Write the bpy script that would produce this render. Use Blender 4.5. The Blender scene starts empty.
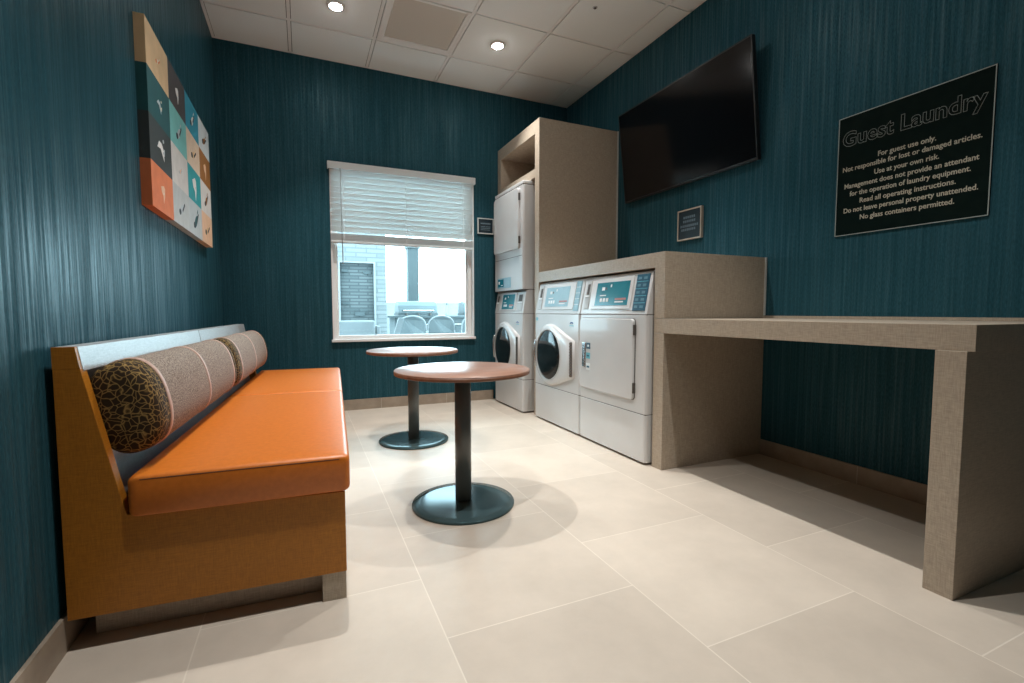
import bpy, bmesh, math, random
from mathutils import Vector, Matrix
random.seed(7)
SC = bpy.context.scene
COL = SC.collection
R = math.radians

# ------------------------------------------------------------------ room measures (metres)
XL, XR, YB, YF, ZC = -0.585, 2.55, 4.38, -1.3, 2.97
WX0, WX1, WZ0, WZ1 = 0.235, 1.525, 0.61, 2.135       # window opening in the back wall
FX = 1.778                                           # front plane of the laundry surround

# ------------------------------------------------------------------ materials
def new_mat(name):
    m = bpy.data.materials.new(name); m.use_nodes = True
    nt = m.node_tree
    return m, nt, nt.nodes['Principled BSDF']

def N(nt, kind, **kw):
    n = nt.nodes.new(kind)
    for k, v in kw.items():
        if k in n.inputs.keys(): n.inputs[k].default_value = v
        else: setattr(n, k, v)
    return n

def coords(nt, scale=(1, 1, 1), rot=(0, 0, 0), world=False):
    if world:
        g = N(nt, 'ShaderNodeNewGeometry'); out = g.outputs['Position']
    else:
        g = N(nt, 'ShaderNodeTexCoord'); out = g.outputs['Object']
    mp = N(nt, 'ShaderNodeMapping')
    mp.inputs['Scale'].default_value = scale; mp.inputs['Rotation'].default_value = rot
    nt.links.new(out, mp.inputs['Vector'])
    return mp.outputs['Vector']

def ramp(nt, fac, stops):
    r = N(nt, 'ShaderNodeValToRGB')
    el = r.color_ramp.elements
    while len(el) < len(stops): el.new(0.5)
    for e, (p, c) in zip(el, stops): e.position = p; e.color = (*c, 1)
    nt.links.new(fac, r.inputs['Fac'])
    return r.outputs['Color']

def bump(nt, b, h, strength=0.2, dist=0.002):
    n = N(nt, 'ShaderNodeBump', Strength=strength, Distance=dist)
    nt.links.new(h, n.inputs['Height']); nt.links.new(n.outputs['Normal'], b.inputs['Normal'])

def noise_mat(name, c1, c2, scale=(30, 30, 30), detail=3, rough=0.5, spec=0.5, bump_s=0.0, metal=0.0, world=False, coat=0.0, lo=0.3, hi=0.7):
    m, nt, b = new_mat(name)
    n = N(nt, 'ShaderNodeTexNoise', Scale=1.0, Detail=detail)
    nt.links.new(coords(nt, scale, world=world), n.inputs['Vector'])
    nt.links.new(ramp(nt, n.outputs['Fac'], [(lo, c1), (hi, c2)]), b.inputs['Base Color'])
    b.inputs['Roughness'].default_value = rough
    b.inputs['Metallic'].default_value = metal
    b.inputs['Specular IOR Level'].default_value = spec
    b.inputs['Coat Weight'].default_value = coat
    if bump_s: bump(nt, b, n.outputs['Fac'], bump_s)
    return m

def linen_mat(name, c1, c2, rough=0.5, spec=0.4):
    """laminate with a fine woven linen print"""
    m, nt, b = new_mat(name)
    a = N(nt, 'ShaderNodeTexNoise', Scale=1.0, Detail=2)
    c = N(nt, 'ShaderNodeTexNoise', Scale=1.0, Detail=2)
    nt.links.new(coords(nt, (35, 35, 420), world=True), a.inputs['Vector'])
    nt.links.new(coords(nt, (420, 420, 35), world=True), c.inputs['Vector'])
    mx = N(nt, 'ShaderNodeMath', operation='ADD'); nt.links.new(a.outputs['Fac'], mx.inputs[0]); nt.links.new(c.outputs['Fac'], mx.inputs[1])
    hf = N(nt, 'ShaderNodeMath', operation='MULTIPLY'); hf.inputs[1].default_value = 0.5; nt.links.new(mx.outputs[0], hf.inputs[0])
    nt.links.new(ramp(nt, hf.outputs[0], [(0.36, c1), (0.64, c2)]), b.inputs['Base Color'])
    b.inputs['Roughness'].default_value = rough; b.inputs['Specular IOR Level'].default_value = spec
    return m

def wallpaper_mat(name, k=1.0):
    """deep teal wallcovering with fine vertical dashed threads"""
    m, nt, b = new_mat(name)
    a = N(nt, 'ShaderNodeTexNoise', Scale=1.0, Detail=3, Roughness=0.6)
    nt.links.new(coords(nt, (75, 75, 0.9), world=True), a.inputs['Vector'])
    f = N(nt, 'ShaderNodeTexNoise', Scale=1.0, Detail=2)
    nt.links.new(coords(nt, (260, 260, 60), world=True), f.inputs['Vector'])
    base = ramp(nt, a.outputs['Fac'], [(0.36, (0.018*k, 0.066*k, 0.087*k)), (0.52, (0.023*k, 0.079*k, 0.103*k)), (0.68, (0.030*k, 0.094*k, 0.120*k))])
    mx = N(nt, 'ShaderNodeMix', data_type='RGBA', blend_type='MULTIPLY')
    mx.inputs['Factor'].default_value = 0.55
    nt.links.new(base, mx.inputs[6])
    nt.links.new(ramp(nt, f.outputs['Fac'], [(0.3, (0.5, 0.5, 0.5)), (0.7, (1.35, 1.35, 1.35))]), mx.inputs[7])
    nt.links.new(mx.outputs[2], b.inputs['Base Color'])
    b.inputs['Roughness'].default_value = 0.36
    th = N(nt, 'ShaderNodeTexNoise', Scale=1.0, Detail=2, Roughness=0.6)
    nt.links.new(coords(nt, (95, 95, 2.2), world=True), th.inputs['Vector'])
    nt.links.new(ramp(nt, th.outputs['Fac'], [(0.40, (0.02, 0.02, 0.02)), (0.52, (0.08, 0.08, 0.08)), (0.64, (0.30, 0.30, 0.30))]), b.inputs['Specular IOR Level'])
    b.inputs['Specular Tint'].default_value = (0.62, 0.95, 1.0, 1)
    bump(nt, b, a.outputs['Fac'], 0.5, 0.004)
    return m

def floor_mat():
    m, nt, b = new_mat('beige_stone_tile')
    br = N(nt, 'ShaderNodeTexBrick', Scale=1.0)
    br.inputs['Mortar Size'].default_value = 0.0019; br.inputs['Mortar Smooth'].default_value = 0.1
    br.inputs['Brick Width'].default_value = 0.61; br.inputs['Row Height'].default_value = 0.61
    br.inputs['Bias'].default_value = 0.0
    br.offset = 0.5; br.offset_frequency = 2; br.squash = 1.0
    g = N(nt, 'ShaderNodeNewGeometry'); s = N(nt, 'ShaderNodeSeparateXYZ'); nt.links.new(g.outputs['Position'], s.inputs[0])
    ax = N(nt, 'ShaderNodeMath', operation='ADD'); ax.inputs[1].default_value = 6.1 - 0.33 + 0.0; nt.links.new(s.outputs['X'], ax.inputs[0])
    ay = N(nt, 'ShaderNodeMath', operation='ADD'); ay.inputs[1].default_value = 6.1 - 1.18 + FLOOR_SHIFT; nt.links.new(s.outputs['Y'], ay.inputs[0])
    c = N(nt, 'ShaderNodeCombineXYZ'); nt.links.new(ay.outputs[0], c.inputs[0]); nt.links.new(ax.outputs[0], c.inputs[1])
    nt.links.new(c.outputs[0], br.inputs['Vector'])
    br.inputs['Color1'].default_value = (0.52, 0.45, 0.375, 1); br.inputs['Color2'].default_value = (0.60, 0.525, 0.44, 1)
    br.inputs['Mortar'].default_value = (0.68, 0.61, 0.52, 1)
    n = N(nt, 'ShaderNodeTexNoise', Scale=3.2, Detail=8, Roughness=0.65)
    nt.links.new(g.outputs['Position'], n.inputs['Vector'])
    mx = N(nt, 'ShaderNodeMix', data_type='RGBA', blend_type='MULTIPLY'); mx.inputs['Factor'].default_value = 1.0
    nt.links.new(br.outputs['Color'], mx.inputs[6])
    nt.links.new(ramp(nt, n.outputs['Fac'], [(0.25, (0.88, 0.88, 0.88)), (0.75, (1.1, 1.1, 1.1))]), mx.inputs[7])
    nt.links.new(mx.outputs[2], b.inputs['Base Color'])
    b.inputs['Roughness'].default_value = 0.42; b.inputs['Specular IOR Level'].default_value = 0.35
    bump(nt, b, br.outputs['Fac'], 0.25, -0.001)
    return m

def brick_mat(name, c1, c2, mo, scale, bw=0.4, rh=0.13):
    m, nt, b = new_mat(name)
    br = N(nt, 'ShaderNodeTexBrick', Scale=scale)
    br.inputs['Mortar Size'].default_value = 0.012
    br.inputs['Brick Width'].default_value = bw; br.inputs['Row Height'].default_value = rh
    br.inputs['Color1'].default_value = (*c1, 1); br.inputs['Color2'].default_value = (*c2, 1); br.inputs['Mortar'].default_value = (*mo, 1)
    g = N(nt, 'ShaderNodeNewGeometry'); s = N(nt, 'ShaderNodeSeparateXYZ'); nt.links.new(g.outputs['Position'], s.inputs[0])
    a = N(nt, 'ShaderNodeMath', operation='ADD'); nt.links.new(s.outputs['X'], a.inputs[0]); nt.links.new(s.outputs['Y'], a.inputs[1])
    c = N(nt, 'ShaderNodeCombineXYZ'); nt.links.new(a.outputs[0], c.inputs[0]); nt.links.new(s.outputs['Z'], c.inputs[1])
    nt.links.new(c.outputs[0], br.inputs['Vector'])
    nt.links.new(br.outputs['Color'], b.inputs['Base Color'])
    b.inputs['Roughness'].default_value = 0.9
    return m

def emit_mat(name, col, strength):
    m, nt, b = new_mat(name)
    b.inputs['Base Color'].default_value = (*col, 1)
    b.inputs['Emission Color'].default_value = (*col, 1); b.inputs['Emission Strength'].default_value = strength
    return m

def glass_pane_mat():
    m, nt, b = new_mat('window_glass')
    nt.nodes.remove(b)
    out = [n for n in nt.nodes if n.type == 'OUTPUT_MATERIAL'][0]
    t = N(nt, 'ShaderNodeBsdfTransparent'); t.inputs['Color'].default_value = (0.90, 0.955, 0.97, 1)
    g = N(nt, 'ShaderNodeBsdfGlossy'); g.inputs['Roughness'].default_value = 0.02
    fr = N(nt, 'ShaderNodeFresnel', IOR=1.35)
    mx = N(nt, 'ShaderNodeMixShader'); nt.links.new(fr.outputs[0], mx.inputs[0]); nt.links.new(t.outputs[0], mx.inputs[1]); nt.links.new(g.outputs[0], mx.inputs[2])
    nt.links.new(mx.outputs[0], out.inputs['Surface'])
    return m

def bolster_end_mat():
    m, nt, b = new_mat('dark_scribble_velvet')
    w = N(nt, 'ShaderNodeTexNoise', Scale=26.0, Detail=1)
    v = N(nt, 'ShaderNodeTexVoronoi', feature='DISTANCE_TO_EDGE', Scale=60.0)
    g = N(nt, 'ShaderNodeTexCoord')
    mp = N(nt, 'ShaderNodeVectorMath', operation='MULTIPLY_ADD')
    mp.inputs[1].default_value = (0.035, 0.035, 0.035)
    nt.links.new(g.outputs['Object'], w.inputs['Vector']); nt.links.new(w.outputs['Color'], mp.inputs[0]); nt.links.new(g.outputs['Object'], mp.inputs[2])
    nt.links.new(mp.outputs[0], v.inputs['Vector'])
    nt.links.new(ramp(nt, v.outputs['Distance'], [(0.0, (0.33, 0.215, 0.075)), (0.045, (0.15, 0.09, 0.03)), (0.11, (0.030, 0.019, 0.010))]), b.inputs['Base Color'])
    b.inputs['Roughness'].default_value = 0.8; b.inputs['Specular IOR Level'].default_value = 0.15
    return m

FLOOR_SHIFT = 0.305
M = {}
M['floor'] = floor_mat()
M['wall'] = wallpaper_mat('teal_wallcovering')
M['ceiling'] = noise_mat('ceiling_tile_white', (0.89, 0.92, 0.915), (0.92, 0.95, 0.945), (180, 180, 180), rough=0.95, spec=0.1, bump_s=0.1)
M['grid'] = noise_mat('ceiling_grid_white', (0.88, 0.88, 0.87), (0.92, 0.92, 0.91), rough=0.6)
M['gap'] = noise_mat('ceiling_void_grey', (0.10, 0.10, 0.10), (0.13, 0.13, 0.13), rough=0.9)
M['vent'] = noise_mat('vent_panel_beige', (0.66, 0.62, 0.56), (0.72, 0.68, 0.62), (200, 200, 200), rough=0.8)
M['white_paint'] = noise_mat('white_paint', (0.80, 0.80, 0.79), (0.84, 0.84, 0.83), rough=0.45)
M['blind'] = noise_mat('white_blind_slat', (0.76, 0.79, 0.79), (0.83, 0.86, 0.86), (2, 40, 40), rough=0.5)
def translucent(m, col):
    nt = m.node_tree; b = nt.nodes['Principled BSDF']; out = [n for n in nt.nodes if n.type == 'OUTPUT_MATERIAL'][0]
    t = N(nt, 'ShaderNodeBsdfTranslucent'); t.inputs['Color'].default_value = (*col, 1)
    mx = N(nt, 'ShaderNodeMixShader'); mx.inputs[0].default_value = 0.28
    nt.links.new(b.outputs[0], mx.inputs[1]); nt.links.new(t.outputs[0], mx.inputs[2]); nt.links.new(mx.outputs[0], out.inputs['Surface'])
translucent(M['blind'], (0.8, 0.8, 0.78))
M['base_tile'] = noise_mat('tile_baseboard_beige', (0.30, 0.24, 0.185), (0.38, 0.31, 0.24), (14, 14, 14), rough=0.45)
M['grout'] = noise_mat('pale_grout', (0.62, 0.56, 0.48), (0.7, 0.63, 0.55), rough=0.9)
M['linen'] = linen_mat('greige_linen_laminate', (0.345, 0.283, 0.22), (0.49, 0.41, 0.32), rough=0.38)
M['linen_trim'] = noise_mat('pale_edge_trim', (0.55, 0.56, 0.54), (0.62, 0.63, 0.60), rough=0.35)
M['bench_side'] = linen_mat('orange_brown_laminate', (0.35, 0.125, 0.010), (0.48, 0.18, 0.016), rough=0.42)
M['bench_back'] = linen_mat('grey_bench_back_laminate', (0.33, 0.34, 0.345), (0.45, 0.46, 0.465), rough=0.33)
M['orange'] = noise_mat('orange_leatherette', (0.56, 0.145, 0.013), (0.64, 0.175, 0.02), (60, 60, 60), detail=6, rough=0.36, spec=0.5, bump_s=0.12)
M['stitch'] = noise_mat('dark_seam_thread', (0.10, 0.03, 0.01), (0.14, 0.045, 0.015), rough=0.8)
M['tweed'] = noise_mat('grey_brown_tweed', (0.10, 0.075, 0.058), (0.44, 0.36, 0.30), (240, 240, 240), detail=2, rough=0.9, spec=0.15, bump_s=0.3)
M['strap'] = noise_mat('pinkish_tan_strap', (0.46, 0.29, 0.22), (0.56, 0.37, 0.29), (80, 80, 80), rough=0.5)
M['velvet'] = bolster_end_mat()
M['table_top'] = noise_mat('walnut_table_top', (0.22, 0.115, 0.08), (0.33, 0.185, 0.13), (6, 60, 20), detail=5, rough=0.3, spec=0.6)
M['table_edge'] = noise_mat('walnut_edge_band', (0.15, 0.06, 0.03), (0.20, 0.085, 0.045), (40, 40, 10), rough=0.4)
M['table_metal'] = noise_mat('dark_steel_table_base', (0.045, 0.078, 0.085), (0.06, 0.095, 0.10), (8, 8, 8), rough=0.16, spec=0.3)
M['table_metal'].node_tree.nodes['Principled BSDF'].inputs['Specular Tint'].default_value = (0.45, 0.9, 1.0, 1)
M['table_pole'] = noise_mat('dark_steel_table_pole', (0.085, 0.10, 0.10), (0.11, 0.125, 0.122), (8, 8, 8), rough=0.3, spec=0.6)
M['appliance'] = noise_mat('white_enamel', (0.61, 0.61, 0.61), (0.64, 0.64, 0.64), (5, 5, 5), rough=0.25, coat=0.2)
M['appliance_grey'] = noise_mat('pale_grey_plastic', (0.42, 0.43, 0.43), (0.50, 0.51, 0.51), (20, 20, 20), rough=0.4)
M['seam'] = noise_mat('dark_seam', (0.06, 0.05, 0.045), (0.09, 0.08, 0.07), rough=0.7)
M['screen_teal'] = noise_mat('teal_control_panel', (0.004, 0.15, 0.20), (0.008, 0.20, 0.26), (10, 10, 10), rough=0.2)
M['screen_pale'] = noise_mat('pale_panel_and_window_sheen', (0.28, 0.46, 0.54), (0.36, 0.54, 0.62), (10, 10, 10), rough=0.15)  # on the washer screen this pale blue is the window's reflection, painted in
M['keypad'] = noise_mat('slate_blue_keypad', (0.02, 0.085, 0.14), (0.03, 0.11, 0.17), (30, 30, 30), rough=0.3)
M['keypad_sheen'] = noise_mat('keypad_window_sheen', (0.22, 0.40, 0.48), (0.28, 0.46, 0.54), (30, 30, 30), rough=0.3)  # washer keypad, window reflection painted into its colour
M['key_slate'] = noise_mat('slate_key', (0.10, 0.22, 0.28), (0.14, 0.27, 0.33), (30, 30, 30), rough=0.4)
M['mark_white'] = noise_mat('white_print', (0.75, 0.78, 0.78), (0.82, 0.84, 0.84), rough=0.5)
M['mark_blue'] = noise_mat('blue_print', (0.02, 0.07, 0.25), (0.04, 0.10, 0.32), rough=0.4)
M['mark_cyan'] = noise_mat('cyan_print', (0.12, 0.42, 0.50), (0.16, 0.48, 0.56), rough=0.4)
M['mark_red'] = noise_mat('dull_red_print', (0.40, 0.16, 0.15), (0.46, 0.2, 0.19), rough=0.5)
M['dark_glass'] = noise_mat('dark_door_glass', (0.004, 0.007, 0.008), (0.022, 0.028, 0.030), (7, 7, 16), rough=0.08, spec=0.35)
M['drum'] = noise_mat('drum_steel', (0.25, 0.26, 0.27), (0.4, 0.41, 0.42), (14, 14, 14), rough=0.3, metal=0.9)
M['chrome'] = noise_mat('brushed_chrome', (0.55, 0.56, 0.57), (0.68, 0.69, 0.70), (40, 40, 4), rough=0.25, metal=0.9)
M['grille'] = noise_mat('brown_grille', (0.10, 0.065, 0.05), (0.15, 0.10, 0.08), rough=0.6)
M['tv_screen'] = noise_mat('black_tv_glass', (0.003, 0.003, 0.004), (0.005, 0.005, 0.006), (4, 4, 4), rough=0.12, spec=0.4)
M['tv_body'] = noise_mat('black_tv_plastic', (0.008, 0.008, 0.009), (0.014, 0.014, 0.015), (30, 30, 30), rough=0.4)
M['sign_black'] = noise_mat('black_green_sign_face', (0.003, 0.009, 0.008), (0.005, 0.012, 0.010), (20, 20, 20), rough=0.6, spec=0.04)
M['sign_line'] = noise_mat('silver_grey_print', (0.30, 0.34, 0.32), (0.36, 0.40, 0.38), (20, 20, 20), rough=0.5)
M['sign_text'] = noise_mat('cream_print', (0.50, 0.46, 0.36), (0.56, 0.52, 0.42), (20, 20, 20), rough=0.5)
M['frame_metal'] = noise_mat('champagne_frame', (0.50, 0.42, 0.34), (0.6, 0.51, 0.42), (20, 20, 20), rough=0.35)
M['sign_blue'] = noise_mat('navy_sign_face', (0.006, 0.018, 0.026), (0.009, 0.024, 0.034), (20, 20, 20), rough=0.4)
M['sign_faint'] = noise_mat('faint_blue_grey_print', (0.12, 0.17, 0.20), (0.16, 0.21, 0.24), rough=0.5)
M['lens'] = emit_mat('downlight_lens', (1.0, 0.985, 0.96), 170.0)
M['glass'] = glass_pane_mat()
M['patio'] = noise_mat('pale_concrete', (0.42, 0.44, 0.45), (0.52, 0.54, 0.55), (1.2, 1.2, 1.2), rough=0.9)
M['brick_pale'] = brick_mat('pale_stone_block', (0.115, 0.125, 0.125), (0.15, 0.155, 0.155), (0.095, 0.105, 0.105), 1.0, 0.34, 0.075)
M['brick_dark'] = brick_mat('dark_ledge_stone', (0.045, 0.055, 0.057), (0.085, 0.092, 0.092), (0.038, 0.046, 0.048), 1.0, 0.30, 0.055)
M['out_grey'] = noise_mat('grey_blue_paint', (0.036, 0.048, 0.05), (0.045, 0.057, 0.06), (3, 3, 3), rough=0.7)
M['grill_steel'] = noise_mat('grill_hood_steel', (0.055, 0.072, 0.076), (0.07, 0.088, 0.092), (3, 3, 3), rough=0.5, metal=0.0)
M['counter'] = noise_mat('grey_stone_counter', (0.045, 0.058, 0.06), (0.06, 0.075, 0.078), (6, 6, 6), rough=0.7)
M['patio_white'] = noise_mat('white_patio_furniture', (0.155, 0.16, 0.16), (0.185, 0.19, 0.19), (6, 6, 6), rough=0.6)
M['weave'] = noise_mat('grey_woven_resin', (0.045, 0.056, 0.058), (0.085, 0.096, 0.098), (90, 90, 90), rough=0.8)
M['fence'] = noise_mat('pale_fence', (0.15, 0.155, 0.155), (0.18, 0.185, 0.185), (3, 3, 3), rough=0.8)

# ------------------------------------------------------------------ mesh helpers
def BM(): return bmesh.new()

def box(bm, x0, x1, y0, y1, z0, z1, mi=0):
    vs = [bm.verts.new(p) for p in ((x0,y0,z0),(x1,y0,z0),(x1,y1,z0),(x0,y1,z0),(x0,y0,z1),(x1,y0,z1),(x1,y1,z1),(x0,y1,z1))]
    for f in ((3,2,1,0),(4,5,6,7),(0,1,5,4),(1,2,6,5),(2,3,7,6),(3,0,4,7)):
        fa = bm.faces.new([vs[i] for i in f]); fa.material_index = mi
    return bm

def obox(bm, c, half, ax, mi=0):
    """box with centre c, half sizes and an orthonormal axes triple"""
    c = Vector(c); A = [Vector(a) for a in ax]
    vs = []
    for k in (-1, 1):
        for (i, j) in ((-1,-1),(1,-1),(1,1),(-1,1)):
            vs.append(bm.verts.new(c + A[0]*i*half[0] + A[1]*j*half[1] + A[2]*k*half[2]))
    for f in ((3,2,1,0),(4,5,6,7),(0,1,5,4),(1,2,6,5),(2,3,7,6),(3,0,4,7)):
        fa = bm.faces.new([vs[i] for i in f]); fa.material_index = mi
    return bm

def prism(bm, poly, a0, a1, axis='y', mi=0):
    """extrude a 2-D outline: axis y -> outline (x,z); axis x -> outline (y,z); axis z -> outline (x,y)"""
    def P(p, a):
        return {'y': (p[0], a, p[1]), 'x': (a, p[0], p[1]), 'z': (p[0], p[1], a)}[axis]
    A = [bm.verts.new(P(p, a0)) for p in poly]; B = [bm.verts.new(P(p, a1)) for p in poly]
    n = len(poly)
    fs = [bm.faces.new(A), bm.faces.new(list(reversed(B)))]
    for i in range(n):
        fs.append(bm.faces.new([A[(i+1) % n], A[i], B[i], B[(i+1) % n]]))
    for f in fs: f.material_index = mi
    bmesh.ops.recalc_face_normals(bm, faces=fs)
    return bm

def lathe(bm, prof, c=(0,0,0), seg=64, axis='z', mi=0, cap=True):
    """prof: list of (radius, height)"""
    rings = []
    for r, h in prof:
        ring = []
        for i in range(seg):
            a = 2*math.pi*i/seg
            u, v = r*math.cos(a), r*math.sin(a)
            p = {'z': (u, v, h), 'x': (h, u, v), 'y': (u, h, v)}[axis]
            ring.append(bm.verts.new((c[0]+p[0], c[1]+p[1], c[2]+p[2])))
        rings.append(ring)
    fs = []
    for a, b in zip(rings, rings[1:]):
        for i in range(seg):
            fs.append(bm.faces.new([a[i], a[(i+1) % seg], b[(i+1) % seg], b[i]]))
    if cap:
        fs.append(bm.faces.new(list(reversed(rings[0])))); fs.append(bm.faces.new(rings[-1]))
    for f in fs: f.material_index = mi; f.smooth = True
    bmesh.ops.recalc_face_normals(bm, faces=fs)
    return bm

def tube(bm, pts, r, seg=8, mi=0):
    pts = [Vector(p) for p in pts]
    rings = []
    up = None
    for i, p in enumerate(pts):
        d = (pts[min(i+1, len(pts)-1)] - pts[max(i-1, 0)]).normalized()
        if up is None:
            up = d.orthogonal().normalized()
        up = (up - d*up.dot(d)).normalized()
        s = d.cross(up)
        rings.append([bm.verts.new(p + (up*math.cos(2*math.pi*k/seg) + s*math.sin(2*math.pi*k/seg))*r) for k in range(seg)])
    fs = []
    for a, b in zip(rings, rings[1:]):
        for k in range(seg):
            fs.append(bm.faces.new([a[k], a[(k+1) % seg], b[(k+1) % seg], b[k]]))
    fs.append(bm.faces.new(list(reversed(rings[0])))); fs.append(bm.faces.new(rings[-1]))
    for f in fs: f.material_index = mi; f.smooth = True
    bmesh.ops.recalc_face_normals(bm, faces=fs)
    return bm

def loft(bm, rings, mi=0, smooth=True, cap=True):
    V = [[bm.verts.new(p) for p in r] for r in rings]
    n = len(V[0]); fs = []
    for a, b in zip(V, V[1:]):
        for k in range(n):
            fs.append(bm.faces.new([a[k], a[(k+1) % n], b[(k+1) % n], b[k]]))
    if cap:
        fs.append(bm.faces.new(list(reversed(V[0])))); fs.append(bm.faces.new(V[-1]))
    for f in fs: f.material_index = mi; f.smooth = smooth
    bmesh.ops.recalc_face_normals(bm, faces=fs)
    return bm

def obj(name, bm, mats, parent=None, bevel=0.0, segs=2, smooth=False, loc=None):
    me = bpy.data.meshes.new(name)
    if smooth:
        for f in bm.faces: f.smooth = True
    bm.normal_update(); bm.to_mesh(me); bm.free()
    if not isinstance(mats, (list, tuple)): mats = [mats]
    for m in mats: me.materials.append(M[m])
    o = bpy.data.objects.new(name, me); COL.objects.link(o)
    if loc: o.location = loc
    if parent: o.parent = parent
    if bevel:
        b = o.modifiers.new('bevel', 'BEVEL'); b.width = bevel; b.segments = segs; b.limit_method = 'ANGLE'; b.angle_limit = R(40)
    return o

def tag(o, label, cat, group=None):
    o['label'] = label; o['category'] = cat
    if group: o['group'] = group
    return o

def thing(name, label, cat, loc=(0,0,0), rz=0, group=None):
    o = bpy.data.objects.new(name, None); COL.objects.link(o)
    o.empty_display_size = 0.1
    o.location = loc; o.rotation_euler = (0, 0, rz)
    return tag(o, label, cat, group)

def struct(name, bm, mats, label=None, parent=None, **kw):
    o = obj(name, bm, mats, parent, **kw)
    if not parent:
        o['kind'] = 'structure'
        if label: o['label'] = label
    return o

def copy_tree(src, loc, rz=0, label=None, group=None):
    r = src.copy(); COL.objects.link(r); r.location = loc; r.rotation_euler = (0, 0, rz)
    if label: r['label'] = label
    if group: r['group'] = group
    def rec(a, b):
        for ch in a.children:
            c = ch.copy(); COL.objects.link(c); c.parent = b
            rec(ch, c)
    rec(src, r)
    return r

def text_mesh(body, size, outline=False, offset=0.0, width=None, align='CENTER'):
    cu = bpy.data.curves.new('lettering', 'FONT'); cu.body = body; cu.size = size
    cu.align_x = align; cu.resolution_u = 3
    if outline:
        cu.fill_mode = 'NONE'; cu.bevel_depth = outline; cu.bevel_resolution = 0; cu.offset = offset
    else:
        cu.extrude = 0.0006; cu.offset = offset
    o = bpy.data.objects.new('lettering', cu); COL.objects.link(o)
    dg = bpy.context.evaluated_depsgraph_get(); dg.update()
    me = bpy.data.meshes.new_from_object(o.evaluated_get(dg))
    xs = [v.co.x for v in me.vertices]
    if width and xs:
        k = width/(max(xs)-min(xs)); m = (max(xs)+min(xs))/2
        for v in me.vertices: v.co.x = (v.co.x-m)*k
    bpy.data.objects.remove(o); bpy.data.curves.remove(cu)
    return me

def add_mesh(bm, me, mat4, mi=0):
    n0 = len(bm.faces)
    me.transform(mat4); bm.from_mesh(me)
    bm.faces.ensure_lookup_table()
    for f in bm.faces[n0:]: f.material_index = mi
    bpy.data.meshes.remove(me)

def face_px(o):   # frame on a wall whose visible side looks to -x
    return Matrix(((0,0,-1,o[0]),(-1,0,0,o[1]),(0,1,0,o[2]),(0,0,0,1)))
def face_ny(o):   # frame on a wall whose visible side looks to -y
    return Matrix(((1,0,0,o[0]),(0,0,-1,o[1]),(0,1,0,o[2]),(0,0,0,1)))

def rounded_rect(y0, y1, z0, z1, r, n=6):
    pts = []
    for cy, cz, a0 in ((y1-r, z1-r, 0), (y0+r, z1-r, 90), (y0+r, z0+r, 180), (y1-r, z0+r, 270)):
        for i in range(n+1):
            a = R(a0 + 90*i/n); pts.append((cy + r*math.cos(a), cz + r*math.sin(a)))
    return pts

# ------------------------------------------------------------------ room shell
struct('floor', box(BM(), XL-0.15, XR+0.15, YF-0.15, YB+0.15, -0.12, 0), 'floor', 'beige square stone tile floor in a staggered layout')
struct('wall_left', box(BM(), XL-0.15, XL, YF-0.15, YB+0.15, 0, ZC+0.03), 'wall', 'teal wall behind the orange bench')
struct('wall_right', box(BM(), XR, XR+0.15, YF-0.15, YB+0.15, 0, ZC+0.03), 'wall', 'teal wall behind the machines and the folding counter')
struct('wall_front', box(BM(), XL, XR, YF-0.15, YF, 0, ZC+0.03), 'wall', 'teal wall behind the viewer')
b = BM()
box(b, XL, WX0, YB, YB+0.15, 0, ZC+0.03); box(b, WX1, XR, YB, YB+0.15, 0, ZC+0.03)
box(b, WX0, WX1, YB, YB+0.15, 0, WZ0); box(b, WX0, WX1, YB, YB+0.15, WZ1, ZC+0.03)
struct('wall_back', b, 'wall', 'teal wall with the window')

# suspended ceiling: void slab, tiles, grid
GX = [XL, -0.04, 0.557, 1.155, 1.752, 2.337, XR]
GY = [YB, 3.898, 3.277, 2.655, 2.035, 1.415, 0.795, 0.175, -0.445, -1.065, YF]
struct('ceiling', box(BM(), XL-0.15, XR+0.15, YF-0.15, YB+0.15, ZC+0.03, ZC+0.15), 'gap', 'suspended ceiling')
b = BM(); HW = 0.0115
VENT = (2, 1)    # grid cell that holds the return vent instead of a tile
for i in range(len(GX)-1):
    for j in range(len(GY)-1):
        if (i, j) == VENT: continue
        l = GX[i] + (HW+0.004 if i else 0.024); r = GX[i+1] - (HW+0.004 if i < len(GX)-2 else 0.024)
        t = GY[j] - (HW+0.004 if j else 0.024); o = GY[j+1] + (HW+0.004 if j < len(GY)-2 else 0.024)
        box(b, l, r, o, t, ZC-0.003, ZC+0.012)
struct('ceiling', b, 'ceiling', 'white acoustic ceiling tiles')
b = BM()
for x in GX[1:-1]: box(b, x-HW, x+HW, YF, YB, ZC, ZC+0.004)
for y in GY[1:-1]:
    for i in range(len(GX)-1):
        box(b, GX[i]+(HW if i else 0), GX[i+1]-(HW if i < len(GX)-2 else 0), y-HW, y+HW, ZC, ZC+0.004)
box(b, XL, XL+0.02, YF, YB, ZC, ZC+0.004); box(b, XR-0.02, XR, YF, YB, ZC, ZC+0.004); box(b, XL+0.02, XR-0.02, YB-0.02, YB, ZC, ZC+0.004); box(b, XL+0.02, XR-0.02, YF, YF+0.02, ZC, ZC+0.004)
struct('trim_1', b, 'grid', 'white metal ceiling grid')

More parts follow.
